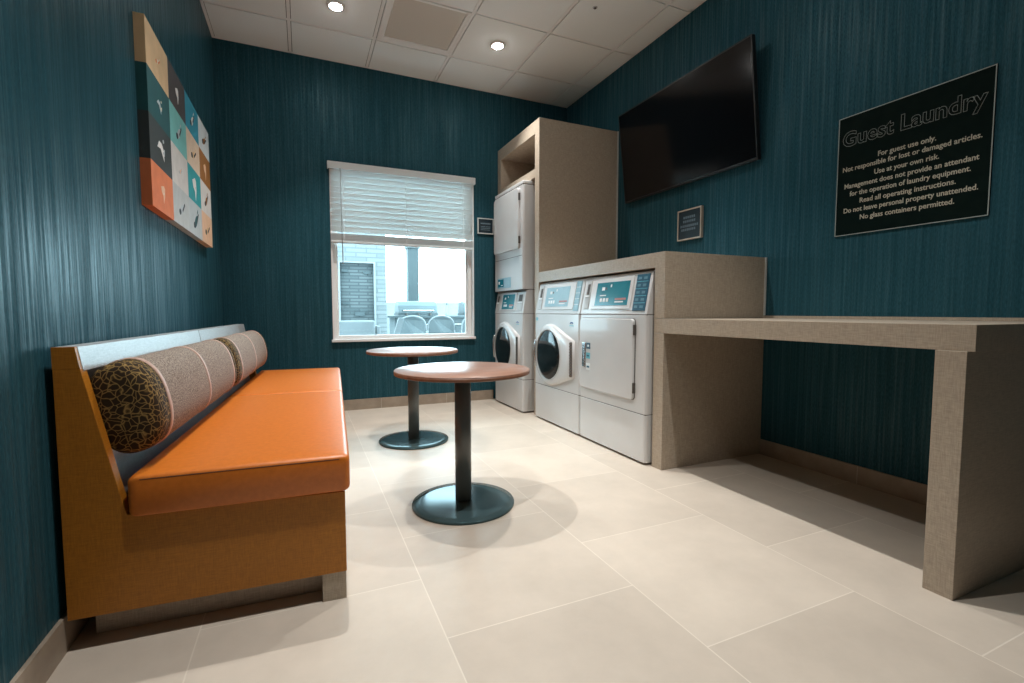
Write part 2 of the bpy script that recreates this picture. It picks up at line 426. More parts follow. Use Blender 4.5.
# tile baseboards with grout joints
def baseboard(name, axis, wall, sgn, a0, a1, joints):
    b = BM(); T, Hh = 0.010, 0.092
    edges = [a0] + joints + [a1]
    for p, q in zip(edges, edges[1:]):
        lo, hi = min(wall, wall+sgn*T), max(wall, wall+sgn*T)
        g0 = 0.0012 if p != a0 else 0; g1 = 0.0012 if q != a1 else 0
        if axis == 'x': box(b, p+g0, q-g1, lo, hi, 0, Hh)
        else: box(b, lo, hi, p+g0, q-g1, 0, Hh)
    for j in joints:
        lo, hi = min(wall, wall+sgn*T*0.9), max(wall, wall+sgn*T*0.9)
        if axis == 'x': box(b, j-0.0012, j+0.0012, lo, hi, 0, Hh-0.001, 1)
        else: box(b, lo, hi, j-0.0012, j+0.0012, 0, Hh-0.001, 1)
    struct(name, b, ['base_tile', 'grout'], 'beige tile baseboard')
baseboard('baseboard_left', 'y', XL, 1, YF, YB, [-0.7, -0.09, 0.52, 1.13, 2.35, 2.96, 3.57])
baseboard('baseboard_right', 'y', XR, -1, YF, 3.48, [-0.53, 0.08, 0.69, 1.445, 2.3])
baseboard('baseboard_back', 'x', YB, -1, XL+0.01, 1.72, [0.02, 0.63, 1.24])

# window: frame, panes, sill
win = BM()
FY0, FY1 = YB+0.055, YB+0.115
fw = 0.045
box(win, WX0, WX0+fw, FY0, FY1, WZ0, WZ1); box(win, WX1-fw, WX1, FY0, FY1, WZ0, WZ1)
box(win, WX0+fw, WX1-fw, FY0, FY1, WZ0, WZ0+0.05); box(win, WX0+fw, WX1-fw, FY0, FY1, WZ1-0.05, WZ1)
# inner stop bead
box(win, WX0+fw, WX0+fw+0.012, FY0+0.02, FY1-0.01, WZ0+0.05, WZ1-0.05); box(win, WX1-fw-0.012, WX1-fw, FY0+0.02, FY1-0.01, WZ0+0.05, WZ1-0.05)
w1 = struct('window_1', win, 'white_paint', 'white framed window', bevel=0.003)
obj('window_pane', box(BM(), WX0+fw+0.002, WX1-fw-0.002, YB+0.086, YB+0.088, WZ0+0.05, WZ1-0.05), 'glass', w1)
b = BM(); T = 0.012
box(b, WX0-0.001, WX0+T, YB-0.002, FY0, WZ0+0.02, WZ1-T); box(b, WX1-T, WX1+0.001, YB-0.002, FY0, WZ0+0.02, WZ1-T); box(b, WX0-0.001, WX1+0.001, YB-0.002, FY0, WZ1-T, WZ1)
obj('window_jamb', b, 'white_paint', w1)
obj('window_sill', box(BM(), WX0-0.012, WX1+0.012, YB-0.022, FY0, WZ0-0.004, WZ0+0.02), 'white_paint', w1, bevel=0.004)

# ------------------------------------------------------------------ window blind
bl = thing('window_blind', 'white horizontal slat blind half lowered over the window', 'blind', (0.88, YB-0.002, WZ0+0.85))
def W(o): return (o.location.x, o.location.y, o.location.z)
ox, oy, oz = W(bl)
b = BM(); box(b, 0.217-ox, 1.532-ox, -0.042, -0.030, 2.078-oz, 2.138-oz); box(b, 0.217-ox, 0.229-ox, -0.030, 0.0, 2.078-oz, 2.138-oz); box(b, 1.520-ox, 1.532-ox, -0.030, 0.0, 2.078-oz, 2.138-oz)
obj('valance', b, 'blind', bl, bevel=0.003)
b = BM(); box(b, 0.24-ox, 1.51-ox, -0.028, 0.012, 2.085-oz, 2.125-oz)
obj('headrail', b, 'blind', bl)
b = BM(); nsl = 11; pit = 0.0475; ztop = 2.055
ca, sa = math.cos(R(62)), math.sin(R(62))
for k in range(nsl):
    zc = ztop - k*pit - oz
    obox(b, (0.874-ox, -0.006, zc), (0.638, 0.025, 0.0014), ((1,0,0), (0, ca, -sa), (0, sa, ca)))
for k in range(9):
    zc = 1.486 + k*0.0065 - oz
    obox(b, (0.874-ox, -0.006, zc), (0.638, 0.025, 0.0014), ((1,0,0), (0, 1, 0), (0, 0, 1)))
obj('slats', b, 'blind', bl)
obj('bottom_rail', box(BM(), 0.236-ox, 1.512-ox, -0.032, 0.020, 1.462-oz, 1.482-oz), 'blind', bl, bevel=0.004)
for x in (0.345, 0.874, 1.41):
    b = BM(); box(b, x-0.0022-ox, x+0.0022-ox, -0.0345, -0.0335, 1.482-oz, 2.08-oz); obj('ladder_cord', b, 'mark_white', bl)
b = BM(); tube(b, [(0.318-ox, -0.050, 2.08-oz), (0.322-ox, -0.052, 1.8-oz), (0.326-ox, -0.053, 1.28-oz)], 0.0042)
obj('tilt_wand', b, 'appliance_grey', bl)

# ------------------------------------------------------------------ downlights (real lamps) and vent
DL = [(0.26, 3.585), (1.457, 3.585), (0.26, 2.345), (1.457, 2.345), (0.26, 1.105), (1.457, 1.105)]
DLAB = ['round recessed ceiling light to the left of the square beige vent', 'round recessed ceiling light to the right of the square beige vent',
        'round recessed ceiling light above the near round table on the bench side', 'round recessed ceiling light above the near round table on the washer side',
        'round recessed ceiling light above the near end of the bench', 'round recessed ceiling light above the near end of the folding counter']
LAMP_W, LAMP_SIZE, LAMP_ANGLE, LAMP_BLEND = 122.0, 0.012, 86, 0.9
for i, ((x, y), lab) in enumerate(zip(DL, DLAB)):
    z = ZC-0.003
    t = thing('downlight', lab, 'ceiling light', (x, y, z), group='recessed ceiling lights')
    b = BM(); lathe(b, [(0.0425, -0.011), (0.046, -0.0115), (0.060, -0.006), (0.062, 0.0), (0.0425, 0.0), (0.0425, -0.011)], cap=False, seg=40)
    obj('trim_ring', b, 'white_paint', t)
    b = BM(); lathe(b, [(0.004, -0.019), (0.018, -0.0185), (0.032, -0.016), (0.040, -0.0125), (0.042, -0.008), (0.042, -0.001)], seg=40)
    obj('lens', b, 'lens', t)
    L = bpy.data.lights.new('downlight_lamp', 'SPOT'); L.energy = LAMP_W; L.color = (1.0, 0.985, 0.955)
    L.spot_size = R(LAMP_ANGLE); L.spot_blend = LAMP_BLEND; L.shadow_soft_size = LAMP_SIZE
    lo = bpy.data.objects.new('lamp', L); COL.objects.link(lo); lo.location = (0, 0, -0.05); lo.parent = t
v = thing('ceiling_vent', 'square beige return vent panel in the white ceiling grid', 'vent', (0.856, 3.5875, ZC))
b = BM()
x0, x1, y0, y1 = 0.5725-0.856, 1.1395-0.856, 3.2925-3.5875, 3.8825-3.5875
ix0, ix1, iy0, iy1 = x0+0.046, x1-0.024, y0+0.02, y1-0.055
box(b, x0, ix0, y0, y1, -0.006, 0.012); box(b, ix1, x1, y0, y1, -0.006, 0.012); box(b, ix0, ix1, y0, iy0, -0.006, 0.012); box(b, ix0, ix1, iy1, y1, -0.006, 0.012)
obj('vent_frame', b, 'grid', v, bevel=0.002)
obj('vent_panel', box(BM(), ix0+0.003, ix1-0.003, iy0+0.003, iy1-0.003, 0.0, 0.010), 'vent', v)
sp = thing('sprinkler_cap', 'tiny grey round cap on a ceiling tile near the right wall', 'sprinkler', (1.90, 2.889, ZC-0.003))
b = BM(); lathe(b, [(0.006, -0.010), (0.009, -0.007), (0.009, 0.0)], seg=24); obj('cap', b, 'seam', sp)
b = BM(); lathe(b, [(0.015, -0.003), (0.017, 0.0)], seg=24); obj('escutcheon', b, 'appliance_grey', sp)

# ------------------------------------------------------------------ bench
BR = R(-3.2)
bench = thing('bench', 'long built in bench with orange seat and brown side panel along the left wall', 'bench', (-0.567, 1.512, 0), BR)
BLEN = 2.36
prof = [(0.0, 0.086), (0.67, 0.086), (0.67, 0.333), (0.134, 0.343), (0.055, 0.728), (0.0, 0.728)]
obj('end_panel', prism(BM(), prof, 0.0, 0.032), 'bench_side', bench, bevel=0.0015)
obj('end_panel', prism(BM(), prof, BLEN-0.032, BLEN), 'bench_side', bench, bevel=0.0015)
tk = [(0.0, 0.728), (0.055, 0.728), (0.046, 0.783), (0.0, 0.783)]
obj('end_cap', prism(BM(), tk, 0.0, 0.012), 'bench_side', bench)
# back rail in two lengths, sloping with the back
for y0, y1 in ((0.012, 1.1465), (1.1535, BLEN)):
    b = prism(BM(), [(0.0, 0.728), (0.0575, 0.722), (0.047, 0.783), (0.0, 0.783)], y0, y1)
    obj('back_rail', b, 'bench_back', bench, bevel=0.001)
for y0, y1 in ((0.032, 1.149), (1.151, BLEN-0.032)):
    b = prism(BM(), [(0.0, 0.345), (0.088, 0.345), (0.020, 0.72), (0.0, 0.72)], y0, y1)
    obj('back_panel', b, 'bench_back', bench)
obj('seat_base', box(BM(), 0.0, 0.668, 0.032, BLEN-0.032, 0.088, 0.331), 'bench_side', bench)
b = BM(); box(b, 0.03, 0.60, 0.07, BLEN-0.05, 0.0, 0.087)
obj('recessed_plinth', b, 'linen', bench)
obj('front_kick', box(BM(), 0.601, 0.668, 0.004, BLEN-0.02, 0.0, 0.086), 'linen', bench)
def cushion(y0, y1):
    b = BM(); X0, X1, Z0, Z1 = 0.140, 0.685, 0.337, 0.446
    n = 18
    def ring(y, inset, k):
        r = 0.017
        pts = []
        w0, w1, z0, z1 = X0+inset, X1-inset, Z0+inset*0.5, Z1-inset*0.8
        for cx, cz, a0 in ((w1-r, z1-r, 0), (w0+r, z1-r, 90), (w0+r, z0+r, 180), (w1-r, z0+r, 270)):
            for i in range(6):
                a = R(a0+90*i/5); x = cx+r*math.cos(a); z = cz+r*math.sin(a)
                pts.append((x, y, z))
        # crown: subdivide the top with a gentle rise
        out = []
        for i, p in enumerate(pts):
            out.append(p)
            if i == 5:
                q = pts[6]
                for s in range(1, 10):
                    t = s/10
                    out.append((p[0]+(q[0]-p[0])*t, y, p[2] + 0.007*k*math.sin(math.pi*t)))
        return out
    L = y1-y0
    st = [(0, 0.012, 0), (0.0035, 0.0045, 0), (0.010, 0.001, 0.1), (0.03, 0, 0.3)]
    rings = [ring(y0+d, i, k) for d, i, k in st]
    for s in range(1, n):
        t = s/n; rings.append(ring(y0+0.03+(L-0.06)*t, 0, 0.3+0.7*math.sin(math.pi*t)))
    rings += [ring(y1-d, i, k) for d, i, k in reversed(st)]
    loft(b, rings)
    return b
for y0, y1 in ((-0.014, 1.236), (1.239, 2.37)):
    c = obj('seat_cushion', cushion(y0, y1), 'orange', bench)
    b = BM()
    ye = y0 + 0.0012
    tube(b, [(0.158, ye+0.003, 0.4355), (0.17, ye, 0.4360), (0.4, ye, 0.4362), (0.655, ye, 0.4360), (0.668, ye+0.003, 0.4355)], 0.0017, 6)
    obj('seam', b, 'stitch', c)

def bolster(label, y0, flip=False):
    L = 1.142
    t = thing('bolster_cushion', label, 'cushion', (bench.location.x, bench.location.y, 0), BR, group='bolster cushions on the bench')
    cx, cz, ra, rb, tl = 0.122, 0.612, 0.078, 0.128, R(10.8)
    def ring(y, k):
        pts = []
        for i in range(40):
            a = 2*math.pi*i/40
            u, w = ra*k*math.copysign(abs(math.cos(a))**0.85, math.cos(a)), rb*k*math.copysign(abs(math.sin(a))**0.85, math.sin(a))
            pts.append((cx + u*math.cos(tl) - w*math.sin(tl), y, cz + u*math.sin(tl) + w*math.cos(tl)))
        return pts
    b = BM(); body = [0.107, 0.115, 0.22, 0.34, 0.46, 0.55, 0.571, 0.59, 0.70, 0.84, 0.96, 1.030, 1.035]
    loft(b, [ring(y0+y, 0.995+0.012*math.sin(math.pi*min(1, abs(((y-0.107) % 0.464))/0.464))) for y in body], cap=False)
    obj('middle_cover', b, 'tweed', t)
    for s in (0, 1):
        b = BM()
        st = [(0.0, 0.30), (0.002, 0.66), (0.009, 0.87), (0.024, 0.96), (0.055, 0.99), (0.107, 0.995)]
        rs = [ring(y0 + (d if not s else L-d), k) for d, k in st]
        loft(b, rs)
        obj('end_cover', b, 'velvet', t)
    for y in (0.108, 0.571, 1.034):
        b = BM(); loft(b, [ring(y0+y+d, k) for d, k in ((-0.011, 1.0), (-0.010, 1.02), (0.010, 1.02), (0.011, 1.0))], cap=False)
        obj('strap', b, 'strap', t)
    return t
bolster('near bolster cushion with dark patterned end leaning on the bench back', 0.0335)
bolster('far bolster cushion on the bench, the one nearer the window', 1.1785)

# ------------------------------------------------------------------ round tables
def round_table(loc, label):
    t = thing('round_table', label, 'table', loc, group='round pedestal tables')
    b = BM(); lathe(b, [(0.292, 0.596), (0.299, 0.598), (0.300, 0.602), (0.300, 0.611)], seg=96); 
    obj('table_edge', b, 'table_edge', t)
    b = BM(); lathe(b, [(0.300, 0.611), (0.2997, 0.6145), (0.298, 0.616)], seg=96); obj('table_top', b, 'table_top', t)
    b = BM(); lathe(b, [(0.0365, 0.016), (0.0365, 0.589)], seg=40); obj('pole', b, 'table_pole', t)
    b = BM(); lathe(b, [(0.11, 0.589), (0.11, 0.596)], seg=40); obj('mounting_plate', b, 'table_metal', t)
    b = BM(); lathe(b, [(0.226, 0.0), (0.231, 0.002), (0.231, 0.009), (0.229, 0.0125), (0.19, 0.0150), (0.06, 0.017), (0.0365, 0.018)], seg=96); obj('base_plate', b, 'table_metal', t)
    return t
rt = round_table((0.648, 2.020, 0), 'near round pedestal table standing in front of the bench middle')
copy_tree(rt, (0.668, 3.165, 0), R(20), 'far round pedestal table standing in front of the window')

# ------------------------------------------------------------------ laundry surround
tall = thing('tall_cabinet', 'tall greige open cabinet framing the stacked washer and dryer', 'cabinet', (FX, 3.49, 0))
D = XR - FX - 0.001
obj('side_panel', box(BM(), 0, D, 0.0, 0.078, 0, 2.43), 'linen', tall, bevel=0.001)
obj('side_panel', box(BM(), 0, D, YB-3.49-0.078, YB-3.49-0.001, 0, 2.43), 'linen', tall, bevel=0.001)
obj('top_panel', box(BM(), 0, D, 0.078, YB-3.49-0.078, 2.325, 2.43), 'linen', tall, bevel=0.001)
obj('shelf', box(BM(), 0.0, D, 0.078, YB-3.49-0.078, 1.975, 2.045), 'linen', tall, bevel=0.001)
obj('back_panel', box(BM(), D-0.02, D, 0.078, YB-3.49-0.078, 2.045, 2.325), 'linen', tall)
obj('edge_trim', box(BM(), D-0.012, D, -0.006, 0.0, 1.195, 2.43), 'linen_trim', tall)

low = thing('machine_surround', 'low greige surround over the front washer and dryer with a deep end panel', 'surround', (FX, 2.006, 0))
obj('bridge_top', box(BM(), 0, D, 0.0785, 3.4895-2.006, 1.112, 1.193), 'linen', low, bevel=0.001)
obj('end_panel', box(BM(), 0, D, 0.0, 0.078, 0.834, 1.193), 'linen', low, bevel=0.001)
obj('end_panel', box(BM(), 0, D, 0.0, 0.078, 0.0, 0.752), 'linen', low, bevel=0.001)
obj('edge_trim', box(BM(), D-0.012, D, -0.006, 0.0, 0.848, 1.193), 'linen_trim', low)

desk = thing('folding_counter', 'long greige folding counter with a wide leg panel under the guest rules sign', 'counter', (FX, 0.710, 0))
obj('counter_top', box(BM(), 0, D, 0.0, 2.084-0.710, 0.7535, 0.832), 'linen', desk, bevel=0.001)
obj('leg_panel', box(BM(), -0.010, D, 0.014, 0.091, 0, 0.753), 'linen', desk, bevel=0.001)
obj('backsplash_strip', box(BM(), D-0.012, D, 0.0, 2.005-0.710, 0.8325, 0.846), 'linen', desk)

# ------------------------------------------------------------------ machines (local frame: x depth from the front, y along the wall away from the viewer)
def console(t, w, z0, z1, lean, kind):
    """tilted control console between heights z0 and z1"""
    h = z1-z0
    pr = [(0.0, z0+0.002), (0.012, z0+0.002), (0.68, z0+0.002), (0.68, z1-0.006), (lean+0.035, z1), (lean+0.012, z1-0.004), (lean, z1-0.018)]
    c = obj('console', prism(BM(), pr, 0.001, w-0.001), 'appliance', t, bevel=0.004)
    a = math.atan2(lean, h-0.018)
    up = Vector((math.sin(a), 0, math.cos(a))); out = Vector((-math.cos(a), 0, math.sin(a))); al = Vector((0, 1, 0))
    def on(y, s, o=0.0):   # y along, s = fraction up the face
        return Vector((0, y, z0)) + up*(s*h/math.cos(a)) + out*o
    def panel(name, y0, y1, s0, s1, th, mat, par=t, off=0.0, bev=0.0):
        b = BM(); p = on((y0+y1)/2, (s0+s1)/2, off)
        obox(b, p, ((y1-y0)/2, (s1-s0)*h/math.cos(a)/2, th), (al, up, out))
        bmesh.ops.recalc_face_normals(b, faces=b.faces)
        return obj(name, b, mat, par, bevel=bev)
    if kind == 'dryer':
        bz, sc, kp, slot = (0.155, 0.565, 0.13, 0.90), (0.185, 0.525, 0.22, 0.80), (0.022, 0.132, 0.09, 0.92), [(0.60, 0.655)]
        ms, mk = 'screen_teal', 'keypad'
    elif kind == 'washer':
        bz, sc, kp, slot = (0.10, 0.56, 0.13, 0.90), (0.175, 0.53, 0.22, 0.80), (0.03, 0.095, 0.09, 0.92), [(0.59, 0.65)]
        ms, mk = 'screen_pale', 'keypad_sheen'  # paler than the dryer's: window reflection put into the colour
    else:
        bz, sc, kp, slot = (0.165, 0.51, 0.13, 0.92), (0.20, 0.47, 0.20, 0.84), None, [(0.03, 0.13), (0.55, 0.61)]
        ms, mk = 'screen_teal', None
    p = panel('screen_bezel', bz[0], bz[1], bz[2], bz[3], 0.006, 'appliance', bev=0.003)
    s = panel('control_screen', sc[0], sc[1], sc[2], sc[3], 0.0075, ms)
    W_, H_ = sc[1]-sc[0], sc[3]-sc[2]
    mm = ['mark_white', 'seam', 'mark_red']
    def mk_(u0, u1, v0, v1, mi):
        # u from the viewer's left (far side) to right
        y0, y1 = sc[1]-u1*W_, sc[1]-u0*W_; s0, s1 = sc[2]+v0*H_, sc[2]+v1*H_
        b = BM(); obox(b, on((y0+y1)/2, (s0+s1)/2, 0.0078), ((y1-y0)/2, (s1-s0)*h/math.cos(a)/2, 0.0006), (al, up, out))
        bmesh.ops.recalc_face_normals(b, faces=b.faces); obj('screen_print', b, mm[mi], s)
    mk_(0.18, 0.27, 0.66, 0.80, 0); mk_(0.44, 0.48, 0.78, 0.90, 0); mk_(0.30, 0.34, 0.68, 0.78, 1)
    for k in range(3): mk_(0.16+k*0.10, 0.23+k*0.10, 0.16, 0.32, 0)
    mk_(0.14, 0.34, 0.42, 0.46, 0); mk_(0.63, 0.95, 0.22, 0.30, 2); mk_(0.63, 0.88, 0.12, 0.17, 0)
    if kp:
        k_ = panel('keypad', kp[0], kp[1], kp[2], kp[3], 0.005, mk, bev=0.002)
        kc = ('key_slate', 'mark_cyan') if kind == 'dryer' else ('keypad_sheen', 'mark_white')
        for rr in range(5):
            for cc in range(2):
                y = kp[0] + (kp[1]-kp[0])*(0.28+0.44*cc); sv = kp[2] + (kp[3]-kp[2])*(0.11+0.195*rr)
                b = BM(); obox(b, on(y, sv, 0.0055), ((kp[1]-kp[0])*0.13, h*0.028, 0.0014), (al, up, out))
                bmesh.ops.recalc_face_normals(b, faces=b.faces); obj('key', b, kc[0], k_)
            sv = kp[2] + (kp[3]-kp[2])*(0.11+0.195*rr) + 0.085
            if rr < 4:
                b = BM(); obox(b, on((kp[0]+kp[1])/2, sv, 0.0052), ((kp[1]-kp[0])*0.46, h*0.006, 0.0008), (al, up, out))
                bmesh.ops.recalc_face_normals(b, faces=b.faces); obj('key_divider', b, kc[1], k_)
    for (y0, y1) in slot:
        p2 = panel('coin_slot', y0, y1, 0.14, 0.88, 0.0045, 'appliance_grey', bev=0.003)
        panel('slot_recess', y0+0.012, y1-0.016, 0.52, 0.80, 0.0058, 'seam', p2)
        panel('slot_lip', y0+0.004, y1-0.004, 0.46, 0.50, 0.0085, 'mark_white', p2)
    return c

def hull_outline(cy, cz, r, ys, z0, z1, n=48):
    """outline of a round door that flows into a straight upright edge on the low-y side"""
    pts = [(cy + r*math.cos(2*math.pi*i/n), cz + r*math.sin(2*math.pi*i/n)) for i in range(n)] + [(ys, z0), (ys, z1)]
    pts = sorted(set(pts))
    def half(P):
        H = []
        for p in P:
            while len(H) > 1 and (H[-1][0]-H[-2][0])*(p[1]-H[-2][1]) - (H[-1][1]-H[-2][1])*(p[0]-H[-2][0]) <= 0: H.pop()
            H.append(p)
        return H
    return half(pts)[:-1] + half(pts[::-1])[:-1]

def washer_front(t, cy, cz, body, grille_dark):
    out = hull_outline(cy, cz, 0.238, 0.062, 0.40, 0.665)
    b = BM()
    def off(k, x): return [(x, cy + (y-cy)*k, cz + (z-cz)*k) for y, z in out]
    inner = [( -0.029, cy+0.192*math.cos(a), cz+0.192*math.sin(a)) for a in [math.atan2(z-cz, y-cy) for y, z in out]]
    loft(b, [off(1.0, 0.001), off(0.988, -0.014), off(0.955, -0.023), [tuple((Vector(p)*0.5 + Vector(q)*0.5)) for p, q in zip(off(0.955, -0.026), inner)], inner], cap=False)
    d = obj('door', b, 'appliance', t)
    b = BM(); lathe(b, [(0.188, -0.028), (0.193, -0.034), (0.198, -0.032), (0.200, -0.024)], (0, cy, cz), 56, 'x', cap=False)
    obj('door_ring', b, 'appliance_grey', d)
    b = BM(); lathe(b, [(0.190, -0.026), (0.184, -0.030), (0.160, -0.036), (0.12, -0.041), (0.06, -0.0445), (0.004, -0.0455)], (0, cy, cz), 56, 'x')
    obj('door_glass', b, 'dark_glass', d)
    b = BM()
    hp = [(-0.030, cy+0.212+0.008*math.cos(R(a)), cz+0.10*math.sin(R(a))) for a in range(-80, 81, 20)]
    hp = [(-0.022 - 0.014*math.cos(R(a)), cy+0.207, cz+0.105*math.sin(R(a))) for a in range(-85, 86, 17)]
    tube(b, hp, 0.009, 10); obj('door_handle', b, 'chrome', d)
    b = BM(); n = 12; z0, z1 = 0.408, 0.655
    box(b, -0.0245, -0.018, 0.068, 0.092, z0, z1, 0)
    for k in range(n):
        z = z0 + (z1-z0)*(k+0.5)/n
        box(b, -0.0265, -0.018, 0.066, 0.094, z-0.0055, z+0.0035, 1)
    obj('side_grille', b, ['seam', grille_dark], d)

def machine_body(t, w, z0, z1, depth=0.70, side=0.0):
    out = [(0.0, 0.016), (0.004, 0.005), (0.016, 0.0), (depth, 0.0), (depth, w), (0.016, w), (0.004, w-0.005), (0.0, w-0.016)]
    return prism(BM(), out, z0, z1, 'z')

def badge(t, y, z, m1='mark_blue'):
    b = BM(); pts = []
    for i in range(9): a = R(180-20*i); pts.append((y - 0.022*math.cos(a)*-1, z + 0.012*math.sin(a)))
    for i in range(9): a = R(20*i); pts.append((y + 0.022*math.cos(a)*0.9, z - 0.004 + 0.007*math.sin(a)))
    prism(b, pts, -0.003, 0.001, 'x', 0)
    box(b, -0.0025, 0.001, y-0.028, y+0.028, z-0.017, z-0.012, 1)
    return obj('badge', b, [m1, 'mark_cyan'], t)

SEAM = 0.852; LOWS = 0.288; TOPZ = 1.104
def feet(t, w):
    for y in (0.06, w-0.06):
        for x in (0.06, 0.62):
            b = BM(); lathe(b, [(0.02, 0.0), (0.022, 0.012), (0.014, 0.022)], (x, y, 0), 16); obj('foot', b, 'seam', t)
# dryer nearest the counter
MW = 0.690
dr = thing('dryer', 'white front loading dryer with a square door beside the folding counter', 'dryer', (1.742, 2.104, 0))
obj('lower_panel', machine_body(dr, MW, 0.014, LOWS-0.002), 'appliance', dr, bevel=0.002)
obj('cabinet_body', machine_body(dr, MW, LOWS+0.002, SEAM-0.001), 'appliance', dr, bevel=0.002)
for q in ((0.004, 0.70, 0.003, MW-0.003, SEAM-0.002, SEAM+0.003), (0.004, 0.69, 0.003, MW-0.003, LOWS-0.003, LOWS+0.003),): obj('seam_strip', box(BM(), *q), 'seam', dr)
console(dr, MW, SEAM, TOPZ, 0.045, 'dryer')
b = BM(); oo = rounded_rect(0.092, 0.668, 0.358, 0.832, 0.022)
prism(b, oo, -0.004, 0.001, 'x'); g = obj('door_gap', b, 'seam', dr)
b = BM(); cyx, czx = 0.38, 0.595
k = lambda s, x: [(x, cyx+(y-cyx)*s, czx+(z-czx)*s) for y, z in oo]
loft(b, [k(0.990, -0.001), k(0.990, -0.012), k(0.975, -0.018)], smooth=False)
dd = obj('door', b, 'appliance', dr)
b = BM(); box(b, -0.024, -0.017, 0.585, 0.628, 0.50, 0.665, 0); obj('door_handle', b, 'chrome', dd, bevel=0.005)
for z0, z1, mt, iy, iz in ((0.625, 0.665, 'keypad', (0.545, 0.565), (0.638, 0.652)), (0.56, 0.60, 'mark_cyan', (0.545, 0.570), (0.574, 0.584)), (0.485, 0.53, 'mark_white', (0.541, 0.571), (0.500, 0.512))):
    st = obj('warning_sticker', box(BM(), -0.0195, -0.017, 0.533, 0.580, z0, z1), mt, dd)
    obj('sticker_print', box(BM(), -0.0203, -0.0196, iy[0], iy[1], iz[0], iz[1]), 'keypad' if mt != 'keypad' else 'mark_white', dd)
for z in (0.43, 0.765):
    b = BM(); box(b, -0.0185, 0.0, 0.088, 0.0945, z-0.03, z+0.03); obj('hinge', b, 'seam', dr)
feet(dr, MW)

ws = thing('washing_machine', 'white front loading washer with a round dark glass door beside the square door dryer', 'washing machine', (1.742, 2.800, 0))
obj('lower_panel', machine_body(ws, MW-0.006, 0.014, LOWS-0.002), 'appliance', ws, bevel=0.002)
obj('cabinet_body', machine_body(ws, MW-0.006, LOWS+0.002, SEAM-0.001), 'appliance', ws, bevel=0.002)
for q in ((0.004, 0.70, 0.003, MW-0.009, SEAM-0.002, SEAM+0.003), (0.004, 0.69, 0.003, MW-0.009, LOWS-0.003, LOWS+0.003),): obj('seam_strip', box(BM(), *q), 'seam', ws)
console(ws, MW-0.006, SEAM, TOPZ, 0.045, 'washer')
washer_front(ws, 0.412, 0.540, None, 'grille')
badge(ws, 0.105, 0.785)
b = BM(); box(b, -0.002, 0.001, 0.63, 0.66, 0.80, 0.825); obj('rating_sticker', b, 'mark_cyan', ws)
feet(ws, MW)

TW = 0.640
tw = thing('stacked_washer_dryer', 'white stacked washer and dryer tower inside the tall cabinet', 'washer dryer', (1.702, 3.636, 0))
obj('lower_panel', machine_body(tw, TW, 0.014, LOWS-0.002), 'appliance', tw, bevel=0.002)
obj('washer_body', machine_body(tw, TW, LOWS+0.002, SEAM-0.001), 'appliance', tw, bevel=0.002)
for q in ((0.004, 0.70, 0.003, TW-0.003, SEAM-0.002, SEAM+0.003), (0.006, 0.69, 0.004, TW-0.004, 1.056, 1.064), (0.004, 0.69, 0.003, TW-0.003, LOWS-0.003, LOWS+0.003),): obj('seam_strip', box(BM(), *q), 'seam', tw)
console(tw, TW, SEAM, 1.058, 0.03, 'tower')
washer_front(tw, 0.380, 0.540, None, 'seam')
badge(tw, 0.105, 0.775)
feet(tw, TW)
obj('dryer_body', machine_body(tw, TW, 1.062, 1.932), 'appliance', tw, bevel=0.004)
b = machine_body(tw, TW+0.0, 1.936, 1.966); obj('top_cap', b, 'appliance', tw, bevel=0.006)
for q in ((0.003, 0.69, 0.003, TW-0.003, 1.931, 1.937), (-0.0008, 0.01, 0.02, TW-0.02, 1.345, 1.349),): obj('seam_strip', box(BM(), *q), 'seam', tw)
oo2 = rounded_rect(0.055, 0.615, 1.405, 1.915, 0.02)
b = BM(); prism(b, oo2, -0.003, 0.001, 'x'); obj('door_gap', b, 'appliance_grey', tw)
b = BM(); cy2, cz2 = 0.335, 1.66
k2 = lambda s, x: [(x, cy2+(y-cy2)*s, cz2+(z-cz2)*s) for y, z in oo2]
loft(b, [k2(0.99, -0.001), k2(0.99, -0.014), k2(0.972, -0.020)], smooth=False)
d2 = obj('dryer_door', b, 'appliance', tw)
b = BM(); box(b, -0.024, -0.019, 0.56, 0.585, 1.60, 1.70); obj('door_pull', b, 'appliance_grey', d2, bevel=0.003)
for z in (1.48, 1.84):
    b = BM(); box(b, -0.018, 0.0, 0.050, 0.058, z-0.03, z+0.03); obj('hinge', b, 'seam', tw)
b = BM(); box(b, -0.004, 0.001, 0.25, 0.56, 1.085, 1.180); s2 = obj('dryer_screen', b, 'screen_pale', tw, bevel=0.002)
for q, mt in (((-0.0048, -0.003, 0.41, 0.545, 1.098, 1.168), 'screen_teal'), ((-0.0056, -0.0047, 0.50, 0.53, 1.125, 1.15), 'mark_white'), ((-0.0056, -0.0047, 0.43, 0.47, 1.11, 1.116), 'mark_white')):
    obj('screen_print', box(BM(), *q), mt, s2)

# ------------------------------------------------------------------ television
tvw, tvh, tilt = 1.275, 0.709, R(6.6)
cosT, sinT = math.cos(tilt), math.sin(tilt)
tv = thing('television', 'large black flat television tilted down from the right wall', 'television', (XR, 2.691, 2.130))
upv = Vector((-sinT, 0, cosT)); outv = Vector((-cosT, 0, -sinT)); alv = Vector((0, 1, 0))
c0 = Vector((-0.080, 0, 0))
def slab(y0, y1, u0, u1, o0, o1, mi=0, b=None):
    b = b or BM(); obox(b, c0 + alv*((y0+y1)/2) + upv*((u0+u1)/2) + outv*((o0+o1)/2), ((y1-y0)/2, (u1-u0)/2, (o1-o0)/2), (alv, upv, outv), mi)
    bmesh.ops.recalc_face_normals(b, faces=b.faces); return b
hw, hh = tvw/2, tvh/2
obj('casing', slab(-hw, hw, -hh, hh, -0.028, 0.0), 'tv_body', tv, bevel=0.004)
